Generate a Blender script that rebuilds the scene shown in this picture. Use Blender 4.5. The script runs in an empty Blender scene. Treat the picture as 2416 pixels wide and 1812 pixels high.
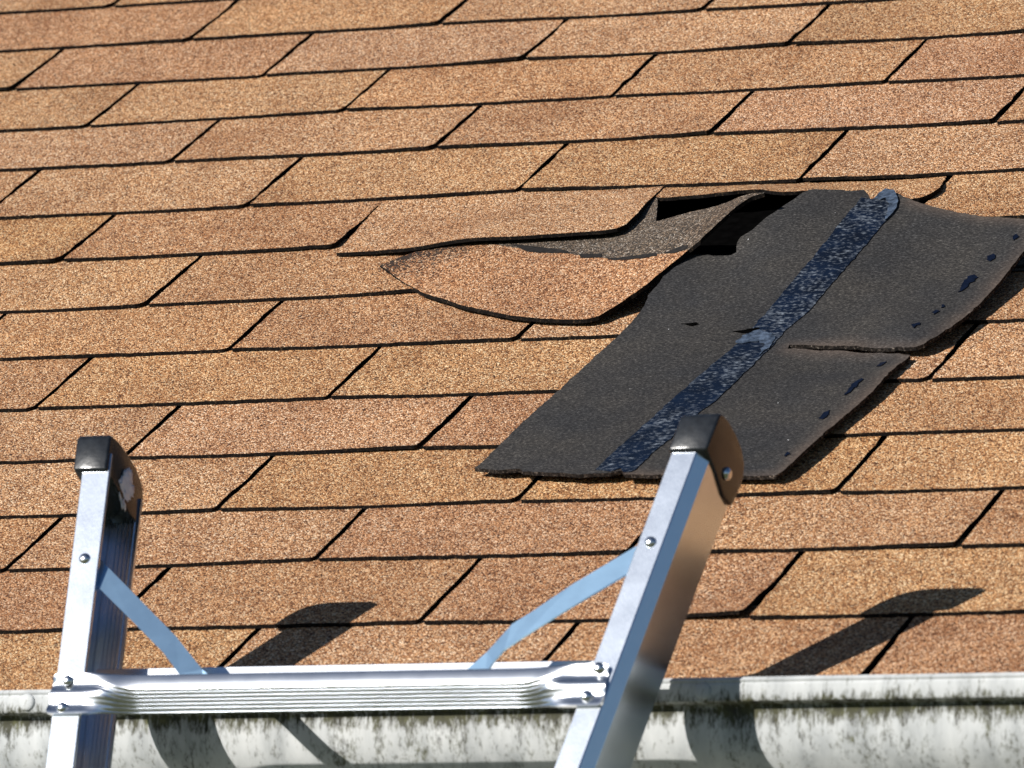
import bpy, bmesh, math, random
import numpy as np
from mathutils import Vector, Matrix
from mathutils.geometry import delaunay_2d_cdt

# ------------------------------------------------------------------ camera, sky, sun, exposure
scene = bpy.context.scene
COL = scene.collection
LIFT = 3.62                                   # metres from the survey origin on the roof down to the lawn
cam_data = bpy.data.cameras.new('camera')
cam_data.lens = 247.858
cam_data.sensor_width = 36.0
cam_data.sensor_fit = 'HORIZONTAL'
cam_data.clip_start = 0.1
cam_data.clip_end = 3000.0
cam_data.dof.use_dof = True
cam_data.dof.focus_distance = 6.7
cam_data.dof.aperture_fstop = 16.0
cam_obj = bpy.data.objects.new('camera', cam_data)
COL.objects.link(cam_obj)
RIGHT = Vector((0.910079, 0.412806, 0.036704))
DOWN = Vector((-0.032814, 0.160061, -0.986562))
FWD = Vector((-0.413133, 0.896645, 0.159214))
cm = Matrix((RIGHT, -DOWN, -FWD)).transposed().to_4x4()
cm.translation = Vector((3.656863, -6.825953, -1.654401 + LIFT))
cam_obj.matrix_world = cm
scene.camera = cam_obj

SUN = Vector((0.504, 0.767, -0.396)).normalized()      # the way the sunlight travels
world = bpy.data.worlds.new('World')
scene.world = world
world.use_nodes = True
wn = world.node_tree
sky = wn.nodes.new('ShaderNodeTexSky')
sky.sky_type = 'NISHITA'
sky.sun_disc = False
sky.sun_elevation = math.asin(-SUN.z)
sky.sun_rotation = math.atan2(-SUN.x, -SUN.y) % (2 * math.pi)
sky.air_density = 0.9
sky.dust_density = 0.1
sky.ozone_density = 3.5
bg = wn.nodes['Background']
wn.links.new(sky.outputs[0], bg.inputs[0])
bg.inputs[1].default_value = 0.05
sun_data = bpy.data.lights.new('sun', 'SUN')
sun_data.energy = 5.0
sun_data.angle = math.radians(0.5)
sun_data.color = (1.0, 0.96, 0.905)
sun_obj = bpy.data.objects.new('sun', sun_data)
sun_obj.rotation_euler = SUN.to_track_quat('-Z', 'Y').to_euler()
sun_obj.location = (0, -10, 12)
COL.objects.link(sun_obj)
scene.view_settings.view_transform = 'Standard'
scene.view_settings.look = 'None'
scene.view_settings.exposure = 0.30
scene.view_settings.gamma = 1.0
scene.view_settings.use_curve_mapping = False
scene.render.engine = 'CYCLES'

# ------------------------------------------------------------------ survey tables (metres, on the roof plane)
# ROWS: shingle course number -> mean sideways shift, shift of single cut-outs, drift of the butt line
ROWS={-4: (0.002, {}, [(2, -0.005)]), -3: (0.002, {}, [(2, -0.005)]), -2: (0.002, {}, [(2, -0.005)]), -1: (0.002, {}, [(2, -0.005)]), 0: (0.0077, {0.0: 0.0077}, [(0.0, -0.0078)]), 1: (0.0087, {0.5: 0.0109, 1.5: 0.0048, 2.5: 0.0103}, [(0.5, -0.0077), (1.5, -0.003), (2.5, -0.0099)]), 2: (0.0026, {0.0: 0.0038, 1.0: 0.0036, 2.0: 0.0026, 3.0: 0.0004}, [(0.0, -0.0061), (1.0, -0.007), (2.0, -0.0038), (3.0, -0.0046)]), 3: (0.0001, {0.5: 0.0029, 1.5: -0.0019, 2.5: 0.0009, 3.5: -0.0016}, [(0.5, -0.0066), (1.5, -0.0008), (2.5, -0.0013), (3.5, -0.0038)]), 4: (0.0039, {1.0: 0.0039, 2.0: 0.0025, 3.0: 0.0037, 4.0: 0.0055}, [(1.0, 0.0025), (2.0, 0.0022), (3.0, 0.0028), (4.0, -0.0055)]), 5: (-0.0009, {1.5: 0.0022, 2.5: -0.0036, 3.5: -0.0013}, [(1.5, -0.0098), (2.5, -0.0011), (3.5, -0.0115)]), 6: (0.0023, {1.0: 0.0011, 2.0: 0.0035}, [(1.0, -0.0098), (2.0, -0.0058)]), 7: (0.0014, {1.5: 0.0041, 2.5: -0.0013}, [(1.5, -0.0125), (2.5, -0.0043)]), 8: (-0.0014, {2.0: -0.0013, 3.0: -0.0015}, [(2.0, -0.0078), (3.0, -0.009)]), 9: (0.003, {1.5: 0.0003, 2.5: 0.0065, 4.5: 0.0023}, [(1.5, -0.0084), (2.5, -0.0066), (4.5, -0.015)]), 10: (0.0017, {3.0: 0.0017}, [(3.0, -0.0061)]), 11: (-0.0001, {2.5: 0.0034, 3.5: -0.0027, 4.5: -0.001}, [(2.5, -0.0055), (3.5, -0.0037), (4.5, -0.0052)]), 12: (-0.0021, {2.0: -0.0041, 3.0: -0.0011, 5.0: -0.001}, [(2.0, 0.0013), (3.0, 0.0098), (5.0, 0.0037)]), 13: (0.0064, {3.5: 0.0064, 4.5: 0.0063}, [(3.5, -0.0002), (4.5, -0.0043)]), 14: (0.002, {}, [(2, -0.005)])}
SHEETS={
 'G3_outline': [(0.6238, -0.7914, 0.0095), (0.6779, -0.7948, 0.0115), (0.7169, -0.8014, 0.016), (0.7491, -0.8038, 0.021), (0.778, -0.8106, 0.026), (0.8252, -0.8158, 0.028), (0.8797, -0.8159, 0.029), (0.9242, -0.8161, 0.03), (0.9381, -0.8118, 0.03), (0.9429, -0.7995, 0.029), (0.9409, -0.7639, 0.026), (0.9299, -0.7078, 0.017), (0.9155, -0.6276, 0.003), (0.7343, -0.6039, 0.002), (0.6101, -0.636, 0.0035), (0.6158, -0.716, 0.0062), (0.62, -0.7573, 0.0078)],
 'curl_outline': [(0.6846, -0.8247, 0.0075), (0.7296, -0.8734, 0.0095), (0.7695, -0.9118, 0.0115), (0.8286, -0.9527, 0.0135), (0.8902, -0.9844, 0.014499999999999999), (0.923, -0.9941, 0.014499999999999999), (0.9518, -1.0001, 0.014499999999999999), (0.9773, -1.0037, 0.0155), (0.9891, -1.0005, 0.0165), (0.9948, -0.9901, 0.0175), (1.0117, -0.9713, 0.0235), (1.0282, -0.9604, 0.0315), (1.0401, -0.9263, 0.036500000000000005), (1.0516, -0.9056, 0.0425), (1.0642, -0.9044, 0.050499999999999996), (1.0744, -0.8858, 0.057499999999999996), (1.0877, -0.8618, 0.0655), (1.1022, -0.8503, 0.07150000000000001), (1.1138, -0.8484, 0.07350000000000001), (1.0807, -0.8284, 0.0635), (1.0546, -0.8161, 0.0515), (1.0104, -0.7959, 0.037000000000000005), (0.9686, -0.7857, 0.024999999999999998), (0.9351, -0.6987, 0.013000000000000001), (0.9102, -0.6573, 0.007), (0.8834, -0.6854, 0.006), (0.8363, -0.7302, 0.007), (0.7859, -0.7531, 0.009000000000000001), (0.7585, -0.7822, 0.013000000000000001), (0.7415, -0.7898, 0.012499999999999999), (0.7167, -0.7977, 0.0105), (0.6999, -0.8099, 0.009)],
 'curl_in': [(0.732, -0.8391, 0.013), (0.762, -0.8376, 0.016), (0.7845, -0.8308, 0.018000000000000002), (0.8315, -0.8611, 0.018000000000000002), (0.8328, -0.8266, 0.02), (0.9037, -0.8551, 0.023), (0.9578, -0.8794, 0.027), (1.0193, -0.8969, 0.036000000000000004), (0.8926, -0.9163, 0.017), (0.9454, -0.932, 0.02), (0.9898, -0.939, 0.024), (0.8279, -0.9019, 0.016), (0.7794, -0.8809, 0.014), (0.9458, -0.8133, 0.022), (1.0048, -0.8324, 0.037000000000000005), (1.0559, -0.8453, 0.052000000000000005)],
 'sliver_outline': [(0.9284, -0.6883, 0.012), (0.9409, -0.6897, 0.012), (0.9624, -0.6935, 0.014), (0.9839, -0.6973, 0.016), (1.0091, -0.6979, 0.018), (1.0231, -0.696, 0.018), (1.0452, -0.6961, 0.018), (1.0707, -0.7062, 0.018), (1.0911, -0.7026, 0.017), (1.1245, -0.7088, 0.016), (1.1626, -0.7224, 0.014), (1.1782, -0.7265, 0.013), (1.2023, -0.7269, 0.013), (1.2178, -0.7239, 0.012), (1.226, -0.7132, 0.012), (1.2301, -0.6948, 0.011), (1.2175, -0.6434, 0.0022), (0.9086, -0.6309, 0.0022)],
 'G3_in': [(0.697, -0.6375, 0.003), (0.7986, -0.637, 0.003), (0.868, -0.6463, 0.0045), (0.7825, -0.7184, 0.012), (0.8754, -0.7241, 0.015)],
 'sliver_in': [(0.9511, -0.6427, 0.003), (1.0514, -0.6472, 0.003), (1.1513, -0.6542, 0.003)],
 'flap_outline': [(1.0015, -1.3453, 0.0155), (1.0051, -1.3367, 0.0165), (1.0082, -1.2985, 0.0175), (1.0118, -1.2495, 0.0185), (1.0194, -1.1982, 0.0195), (1.0237, -1.15, 0.0195), (1.0292, -1.1037, 0.020499999999999997), (1.0342, -1.0676, 0.0215), (1.0386, -1.029, 0.0235), (1.0386, -1.0007, 0.025500000000000002), (1.0351, -0.9807, 0.027499999999999997), (1.0374, -0.9544, 0.0295), (1.0361, -0.931, 0.0315), (1.0409, -0.9148, 0.0335), (1.0404, -0.9034, 0.0335), (1.0473, -0.8962, 0.0335), (1.068, -0.9006, 0.0335), (1.0927, -0.9032, 0.0335), (1.0973, -0.9016, 0.0355), (1.0941, -0.8881, 0.0395), (1.0946, -0.8782, 0.0415), (1.105, -0.8718, 0.0455), (1.1118, -0.8558, 0.0495), (1.1263, -0.8279, 0.0535), (1.1355, -0.806, 0.0555), (1.1399, -0.7984, 0.0555), (1.1576, -0.7956, 0.0535), (1.1793, -0.7919, 0.0495), (1.1892, -0.7858, 0.0475), (1.1967, -0.7959, 0.0465), (1.2041, -0.8082, 0.0455), (1.2076, -0.8005, 0.0455), (1.2114, -0.7882, 0.0455), (1.2236, -0.7919, 0.0455), (1.2352, -0.8025, 0.0455), (1.2485, -0.8107, 0.043500000000000004), (1.269, -0.8233, 0.0425), (1.2939, -0.8301, 0.0385), (1.3238, -0.8376, 0.0355), (1.3518, -0.8393, 0.0335), (1.3721, -0.8426, 0.0325), (1.3793, -0.8511, 0.0315), (1.3851, -0.8672, 0.0295), (1.3884, -0.8986, 0.027499999999999997), (1.3855, -0.9333, 0.0245), (1.3822, -0.9807, 0.0215), (1.3766, -1.0329, 0.02), (1.369, -1.0643, 0.02), (1.3595, -1.0899, 0.0195), (1.3529, -1.104, 0.019), (1.3462, -1.1075, 0.018000000000000002), (1.3281, -1.1047, 0.0175), (1.2848, -1.0976, 0.017), (1.2409, -1.09, 0.0163), (1.2141, -1.0858, 0.0155), (1.2162, -1.0934, 0.015), (1.2432, -1.0977, 0.013999999999999999), (1.2865, -1.1046, 0.0135), (1.3246, -1.11, 0.0135), (1.3428, -1.1158, 0.0135), (1.3414, -1.1347, 0.014499999999999999), (1.3381, -1.1608, 0.016), (1.3368, -1.2084, 0.0165), (1.3294, -1.2631, 0.0175), (1.3243, -1.2982, 0.0185), (1.3207, -1.3371, 0.0195), (1.3173, -1.3646, 0.0195), (1.3149, -1.3822, 0.0195), (1.3108, -1.3886, 0.0185), (1.2985, -1.3865, 0.0175), (1.2585, -1.3851, 0.0185), (1.2214, -1.3807, 0.0185), (1.2028, -1.3784, 0.0185), (1.1853, -1.3792, 0.0185), (1.1615, -1.3757, 0.0185), (1.1547, -1.3673, 0.0185), (1.1465, -1.3717, 0.0185), (1.1108, -1.3723, 0.0185), (1.0863, -1.3677, 0.0185), (1.056, -1.3605, 0.0175), (1.0489, -1.354, 0.0175), (1.0259, -1.3542, 0.0165)],
 'flap_in': [(1.0895, -1.2473, 0.0195), (1.1205, -1.1477, 0.020499999999999997), (1.1303, -1.0484, 0.0235), (1.1446, -0.9563, 0.0305), (1.1782, -0.8736, 0.0415), (1.2335, -0.8724, 0.0385), (1.2162, -0.9611, 0.0295), (1.2893, -0.9059, 0.026500000000000003), (1.2755, -1.003, 0.0215), (1.191, -1.0253, 0.020499999999999997), (1.1884, -1.1465, 0.0175), (1.2651, -1.2335, 0.0165), (1.2018, -1.3044, 0.0185), (1.1942, -1.1005, 0.0157), (1.1808, -1.0756, 0.017), (1.2692, -1.0518, 0.0195), (1.2877, -1.1711, 0.0155)],
 'tape_outline': [(1.1294, -1.3658), (1.1329, -1.3246), (1.1388, -1.2809), (1.1443, -1.2354), (1.1489, -1.1981), (1.1554, -1.1491), (1.1615, -1.1034), (1.1628, -1.0858), (1.1643, -1.0673), (1.1679, -1.0388), (1.1755, -0.9786), (1.184, -0.9221), (1.1885, -0.8697), (1.1932, -0.824), (1.1946, -0.8049), (1.2055, -0.8081), (1.2082, -0.7993), (1.2119, -0.7882), (1.2237, -0.7939), (1.2341, -0.8166), (1.2368, -0.8397), (1.2334, -0.8577), (1.2267, -0.9087), (1.2215, -0.9535), (1.21, -1.0259), (1.201, -1.0546), (1.1972, -1.0899), (1.1956, -1.1294), (1.1936, -1.1768), (1.1905, -1.2196), (1.1845, -1.2424), (1.1803, -1.2831), (1.1763, -1.3082), (1.1729, -1.3301), (1.1699, -1.3566), (1.1673, -1.3732), (1.1589, -1.3735), (1.1526, -1.3642), (1.1458, -1.3697)],
 'spots': [[(1.3664, -0.8784), (1.369, -0.8736), (1.3736, -0.8773), (1.3706, -0.8842)], [(1.3555, -0.9153), (1.3585, -0.9107), (1.363, -0.9186), (1.361, -0.9253), (1.3559, -0.9222)], [(1.3492, -0.954), (1.3529, -0.9529), (1.3577, -0.9591), (1.3552, -0.9706), (1.3531, -0.9871), (1.3505, -0.9916), (1.3481, -0.9761), (1.3469, -0.964)], [(1.3431, -1.0242), (1.3443, -1.0178), (1.3477, -1.0218), (1.3455, -1.0274)], [(1.3414, -1.0408), (1.3421, -1.0328), (1.3447, -1.0344), (1.3433, -1.0424)], [(1.3313, -1.0688), (1.3347, -1.0628), (1.3371, -1.066), (1.3346, -1.0736)], [(1.3165, -1.1341), (1.3175, -1.1253), (1.3221, -1.1239), (1.3214, -1.1325)], [(1.3135, -1.2127), (1.3119, -1.2025), (1.3137, -1.1869), (1.3152, -1.1704), (1.3186, -1.1744), (1.317, -1.1924), (1.3158, -1.2078)], [(1.3067, -1.2632), (1.3067, -1.2503), (1.3116, -1.2443), (1.3135, -1.2525), (1.312, -1.2669)], [(1.3032, -1.3473), (1.305, -1.3393), (1.3081, -1.3442), (1.306, -1.3514)]],
 'dash_line': [(0.7645, -0.7959, 0.014547861943838211), (0.7924, -0.8031, 0.01483445494736603), (0.8321, -0.8251, 0.019850712803151288), (0.9037, -0.8551, 0.022992927661551373), (0.9588, -0.8819, 0.027044495402617656), (1.0198, -0.898, 0.03597400068027907), (1.0517, -0.9056, 0.0425158826354408)],
 'tape_highlight': [(1.2078, -0.808), (1.2081, -0.7949), (1.2113, -0.7852), (1.2217, -0.7905), (1.2321, -0.8091), (1.2367, -0.8277), (1.2365, -0.8443), (1.2331, -0.854), (1.2305, -0.8371), (1.2265, -0.8207), (1.2187, -0.8073), (1.2146, -0.8117)],
 'tape_seam': [(1.1623, -1.087), (1.1631, -1.0718), (1.1686, -1.0643), (1.1743, -1.0574), (1.1862, -1.0626), (1.1972, -1.0705), (1.1971, -1.0859), (1.1936, -1.1116), (1.1898, -1.0882), (1.1792, -1.079), (1.1714, -1.0849)],
 'tears': [[(1.0929, -1.0455), (1.1011, -1.0473), (1.1087, -1.045), (1.112, -1.0491), (1.1049, -1.0525)], [(1.1514, -1.0627), (1.1603, -1.0587), (1.1656, -1.0556), (1.1727, -1.0527), (1.176, -1.0582), (1.1723, -1.0646), (1.1612, -1.0637)]],
 'dashes': [[(0.8262, -0.8159), (0.8575, -0.8272), (0.8878, -0.8406), (0.9086, -0.855), (0.881, -0.8485), (0.8497, -0.8377)], [(0.9151, -0.8589), (0.9416, -0.8659), (0.9464, -0.8756), (0.9209, -0.8686)], [(0.9547, -0.8817), (0.9858, -0.8881), (1.0122, -0.8941), (1.0157, -0.9006), (0.9943, -0.8972), (0.9665, -0.8893)], [(1.0229, -0.8985), (1.0378, -0.8928), (1.0474, -0.8967), (1.0484, -0.9024), (1.0315, -0.9029)]],
}
TAB, EXPO, PITCH = 0.305, 0.127, math.radians(33.0)
UX = Vector((1, 0, 0))
UV = Vector((0, math.cos(PITCH), math.sin(PITCH)))      # up the slope
UN = Vector((0, -math.sin(PITCH), math.cos(PITCH)))     # out of the roof
ORG = Vector((0, 0, LIFT))
def on_roof(u, v, h=0.0):
    return ORG + UX * u + UV * v + UN * h
rng = random.Random(11)

# ------------------------------------------------------------------ object helpers
def link(name, mesh, parent=None, loc=None):
    o = bpy.data.objects.new(name, mesh)
    COL.objects.link(o)
    if parent is not None:
        o.parent = parent
    return o
def tag(o, label=None, category=None, group=None, kind=None):
    if label: o['label'] = label
    if category: o['category'] = category
    if group: o['group'] = group
    if kind: o['kind'] = kind
    return o
def make_mesh(name, verts, faces, mats, idx=None, smooth=None, parent=None, origin=None):
    """One mesh object; its origin is put at the centre of its vertices (or at `origin`)."""
    vs = [Vector(v) for v in verts]
    if origin is None:
        origin = sum(vs, Vector()) / len(vs)
    me = bpy.data.meshes.new(name)
    me.from_pydata([v - origin for v in vs], [], faces)
    for m in (mats if isinstance(mats, (list, tuple)) else [mats]):
        me.materials.append(m)
    if idx is not None:
        me.polygons.foreach_set('material_index', idx)
    if smooth is not None:
        me.polygons.foreach_set('use_smooth', smooth if isinstance(smooth, list) else [smooth] * len(faces))
    me.update()
    o = link(name, me, parent)
    o.location = origin
    if parent is not None:
        o.location = origin - parent.location
    return o

def tps(points, scale=0.12, stiff=2e-4):
    """Thin-plate surface h(u, v) through control points (u, v, h)."""
    P = np.array([(a, b) for a, b, _ in points]) / scale
    z = np.array([c for _, _, c in points])
    n = len(P)
    d = np.linalg.norm(P[:, None] - P[None], axis=2)
    K = np.where(d > 0, d * d * np.log(d + 1e-12), 0) + stiff * np.eye(n)
    Q = np.c_[np.ones(n), P]
    A = np.block([[K, Q], [Q.T, np.zeros((3, 3))]])
    w = np.linalg.solve(A, np.r_[z, 0, 0, 0])
    def ev(u, v):
        q = np.array([u, v]) / scale
        r = np.linalg.norm(P - q, axis=1)
        k = np.where(r > 0, r * r * np.log(r + 1e-12), 0)
        return float(k @ w[:n] + w[n] + w[n + 1:] @ q)
    return ev
def inside(poly, x, y):
    c = False
    j = len(poly) - 1
    for i in range(len(poly)):
        a, b = poly[i], poly[j]
        if (a[1] > y) != (b[1] > y) and x < (b[0] - a[0]) * (y - a[1]) / (b[1] - a[1]) + a[0]:
            c = not c
        j = i
    return c
def resample(poly, step, rag=0.0, r=rng):
    out = []
    n = len(poly)
    for i in range(n):
        a, b = poly[i], poly[(i + 1) % n]
        L = math.hypot(b[0] - a[0], b[1] - a[1])
        k = max(1, round(L / step))
        for j in range(k):
            t = j / k
            x, y = a[0] + (b[0] - a[0]) * t, a[1] + (b[1] - a[1]) * t
            if rag:
                x += r.gauss(0, rag); y += r.gauss(0, rag)
            out.append((x, y))
    return out
def sheet(name, outline, height, thick, mats, parent=None, step=0.01, rag=0.0, grid=None, origin=None, closed=True, wear=None):
    """A flexible sheet of real thickness over the roof: outline in (u, v), lifted to height(u, v)."""
    ol = resample(outline, step, rag)
    g = grid or step * 1.5
    us = [p[0] for p in ol]; vs = [p[1] for p in ol]
    pts = [Vector(p) for p in ol]
    seg = np.array(ol)
    y = min(vs) + g * 0.5
    row = 0
    while y < max(vs):
        x = min(us) + (g * 0.5 if row % 2 else 0)
        while x < max(us):
            if inside(ol, x, y) and np.min(np.hypot(seg[:, 0] - x, seg[:, 1] - y)) > g * 0.45:
                pts.append(Vector((x, y)))
            x += g
        y += g * 0.87
        row += 1
    n = len(ol)
    co, _, tris, _, _, _ = delaunay_2d_cdt(pts, [], [list(range(n))], 1, 1e-7)
    top = [on_roof(c[0], c[1], height(c[0], c[1])) for c in co]
    low = [p - UN * thick for p in top]
    edges = {}
    faces, idx, sm = [], [], []
    tri2 = []
    for t in tris:
        a, b, c = (co[i] for i in t[:3])
        if (b[0]-a[0])*(c[1]-a[1]) - (b[1]-a[1])*(c[0]-a[0]) < 0:
            t = list(t)[::-1]
        tri2.append(list(t))
    m = len(co)
    for t in tri2:
        faces.append(t); idx.append(0); sm.append(True)
        for i in range(len(t)):
            e = (t[i], t[(i + 1) % len(t)])
            edges[e] = edges.get(e, 0) + 1
    verts = top[:]
    if closed:
        verts += low
        for t in tri2:
            faces.append([i + m for i in t[::-1]]); idx.append(1); sm.append(True)
        base = len(verts)
        ring = {}
        for (a, b) in edges:
            if (b, a) in edges:
                continue
            q = []
            for i in (a, b):
                if i not in ring:
                    ring[i] = (len(verts), len(verts) + 1)
                    verts += [top[i], low[i]]
                q.append(ring[i])
            faces.append([q[0][0], q[0][1], q[1][1], q[1][0]]); idx.append(1); sm.append(False)
    o = make_mesh(name, verts, faces, mats, idx, sm, parent, origin)
    if wear is not None:
        at = o.data.attributes.new('wear', 'FLOAT', 'POINT')
        vals = [0.0] * len(verts)
        for i, c in enumerate(co):
            vals[i] = wear(c[0], c[1])
        at.data.foreach_set('value', vals)
    return o

# ------------------------------------------------------------------ materials
def new_mat(name):
    m = bpy.data.materials.new(name)
    m.use_nodes = True
    nt = m.node_tree
    return m, nt, nt.nodes['Principled BSDF']
def N(nt, kind, **kw):
    n = nt.nodes.new(kind)
    for k, v in kw.items():
        if k.startswith('i_'):
            n.inputs[k[2:]].default_value = v
        else:
            setattr(n, k, v)
    return n
def ramp(nt, stops, interp='LINEAR'):
    r = nt.nodes.new('ShaderNodeValToRGB')
    r.color_ramp.interpolation = interp
    el = r.color_ramp.elements
    while len(el) < len(stops):
        el.new(0.5)
    for e, (p, c) in zip(el, stops):
        e.position = p
        e.color = (*c, 1)
    return r
def mapping(nt, scale, coord='Object'):
    tc = nt.nodes.new('ShaderNodeTexCoord')
    mp = nt.nodes.new('ShaderNodeMapping')
    mp.inputs['Scale'].default_value = scale
    nt.links.new(tc.outputs[coord], mp.inputs['Vector'])
    return mp
def mix(nt, a, b, fac, blend='MIX'):
    m = nt.nodes.new('ShaderNodeMix')
    m.data_type = 'RGBA'
    m.blend_type = blend
    for sock, v in ((m.inputs[6], a), (m.inputs[7], b), (m.inputs[0], fac)):
        if hasattr(v, 'links') or hasattr(v, 'is_linked'):
            nt.links.new(v, sock)
        elif isinstance(v, (int, float)):
            sock.default_value = v
        else:
            sock.default_value = (*v, 1)
    return m.outputs[2]

def granule_material(name, stops, rough=0.8, tint=True, bump=0.9):
    m, nt, b = new_mat(name)
    geo = N(nt, 'ShaderNodeNewGeometry')
    warp = N(nt, 'ShaderNodeTexNoise', i_Scale=420.0, i_Detail=1.0)
    nt.links.new(geo.outputs['Position'], warp.inputs['Vector'])
    wv = N(nt, 'ShaderNodeMix', data_type='VECTOR')
    wv.inputs[0].default_value = 0.0016
    add = N(nt, 'ShaderNodeVectorMath', operation='MULTIPLY_ADD')
    add.inputs[1].default_value = (0.0022, 0.0022, 0.0022)
    nt.links.new(warp.outputs['Color'], add.inputs[0])
    nt.links.new(geo.outputs['Position'], add.inputs[2])
    vo = N(nt, 'ShaderNodeTexVoronoi', i_Scale=680.0, i_Randomness=1.0)
    nt.links.new(add.outputs[0], vo.inputs['Vector'])
    sep = N(nt, 'ShaderNodeSeparateColor')
    nt.links.new(vo.outputs['Color'], sep.inputs[0])
    rp = ramp(nt, stops)
    nt.links.new(sep.outputs[0], rp.inputs[0])
    col = rp.outputs[0]
    # weathering: broad patches where granules are redder or paler
    big = N(nt, 'ShaderNodeTexNoise', i_Scale=9.0, i_Detail=4.0, i_Roughness=0.6)
    nt.links.new(geo.outputs['Position'], big.inputs['Vector'])
    br = ramp(nt, [(0.3, (0.78, 0.71, 0.66)), (0.5, (1, 1, 1)), (0.72, (1.12, 1.10, 1.05))])
    nt.links.new(big.outputs[0], br.inputs[0])
    col = mix(nt, col, br.outputs[0], 0.85, 'MULTIPLY')
    mid = N(nt, 'ShaderNodeTexNoise', i_Scale=60.0, i_Detail=3.0)
    nt.links.new(geo.outputs['Position'], mid.inputs['Vector'])
    mr = ramp(nt, [(0.3, (0.85, 0.83, 0.82)), (0.7, (1.08, 1.08, 1.08))])
    nt.links.new(mid.outputs[0], mr.inputs[0])
    col = mix(nt, col, mr.outputs[0], 0.8, 'MULTIPLY')
    if tint:
        oi = N(nt, 'ShaderNodeObjectInfo')
        col = mix(nt, col, oi.outputs['Color'], 1.0, 'MULTIPLY')
    # granules rubbed off: bare asphalt shows between them
    wa = N(nt, 'ShaderNodeAttribute', attribute_name='wear')
    ws = N(nt, 'ShaderNodeMath', operation='ADD')
    nt.links.new(wa.outputs['Fac'], ws.inputs[0]); nt.links.new(sep.outputs[2], ws.inputs[1])
    wt = ramp(nt, [(0.97, (0, 0, 0)), (1.0, (1, 1, 1))])
    wm = N(nt, 'ShaderNodeMath', operation='GREATER_THAN'); wm.inputs[1].default_value = 1.0
    nt.links.new(ws.outputs[0], wm.inputs[0])
    nt.nodes.remove(wt)
    col = mix(nt, col, (0.035, 0.022, 0.015), wm.outputs[0])
    nt.links.new(col, b.inputs['Base Color'])
    b.inputs['Roughness'].default_value = rough
    b.inputs['Specular IOR Level'].default_value = 0.35
    bp = N(nt, 'ShaderNodeBump', i_Strength=bump, i_Distance=0.0016)
    bp.invert = True
    nt.links.new(vo.outputs['Distance'], bp.inputs['Height'])
    vo.inputs['Scale'].default_value = 680.0
    sc = N(nt, 'ShaderNodeMath', operation='MULTIPLY')
    # tilt each granule: random height per cell plus its domed distance
    h = N(nt, 'ShaderNodeMath', operation='MULTIPLY_ADD')
    h.inputs[1].default_value = 0.55
    nt.links.new(sep.outputs[1], h.inputs[0])
    nt.links.new(vo.outputs['Distance'], h.inputs[2])
    nt.links.new(h.outputs[0], bp.inputs['Height'])
    nt.nodes.remove(sc); nt.nodes.remove(wv)
    nt.links.new(bp.outputs[0], b.inputs['Normal'])
    return m
M_GRAN = granule_material('shingle_granules', [(0.0, (0.055, 0.020, 0.009)), (0.18, (0.18, 0.073, 0.030)), (0.40, (0.43, 0.200, 0.086)),
                                               (0.62, (0.60, 0.310, 0.142)), (0.80, (0.78, 0.475, 0.255)), (1.0, (0.96, 0.76, 0.54))])
M_HEAD = granule_material('unweathered_granules', [(0.0, (0.03, 0.025, 0.02)), (0.35, (0.060, 0.045, 0.034)), (0.65, (0.135, 0.100, 0.070)),
                                                   (0.85, (0.27, 0.19, 0.125)), (1.0, (0.50, 0.45, 0.39))], tint=False)
def asphalt_edge():
    m, nt, b = new_mat('cut_asphalt_edge')
    mp = mapping(nt, (1, 1, 1))
    n = N(nt, 'ShaderNodeTexNoise', i_Scale=420.0, i_Detail=3.0)
    nt.links.new(mp.outputs[0], n.inputs['Vector'])
    r = ramp(nt, [(0.45, (0.006, 0.005, 0.005)), (0.62, (0.016, 0.013, 0.011)), (0.74, (0.09, 0.06, 0.035))])
    nt.links.new(n.outputs[0], r.inputs[0])
    nt.links.new(r.outputs[0], b.inputs['Base Color'])
    b.inputs['Roughness'].default_value = 0.95
    b.inputs['Specular IOR Level'].default_value = 0.1
    return m
M_EDGE = asphalt_edge()
M_WORN = asphalt_edge()
M_WORN.name = 'worn_asphalt_edge'
for nd in M_WORN.node_tree.nodes:
    if nd.type == 'VALTORGB':
        for e, c in zip(nd.color_ramp.elements, ((0.012, 0.010, 0.009), (0.05, 0.04, 0.034), (0.28, 0.24, 0.20))):
            e.color = (*c, 1)
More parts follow.
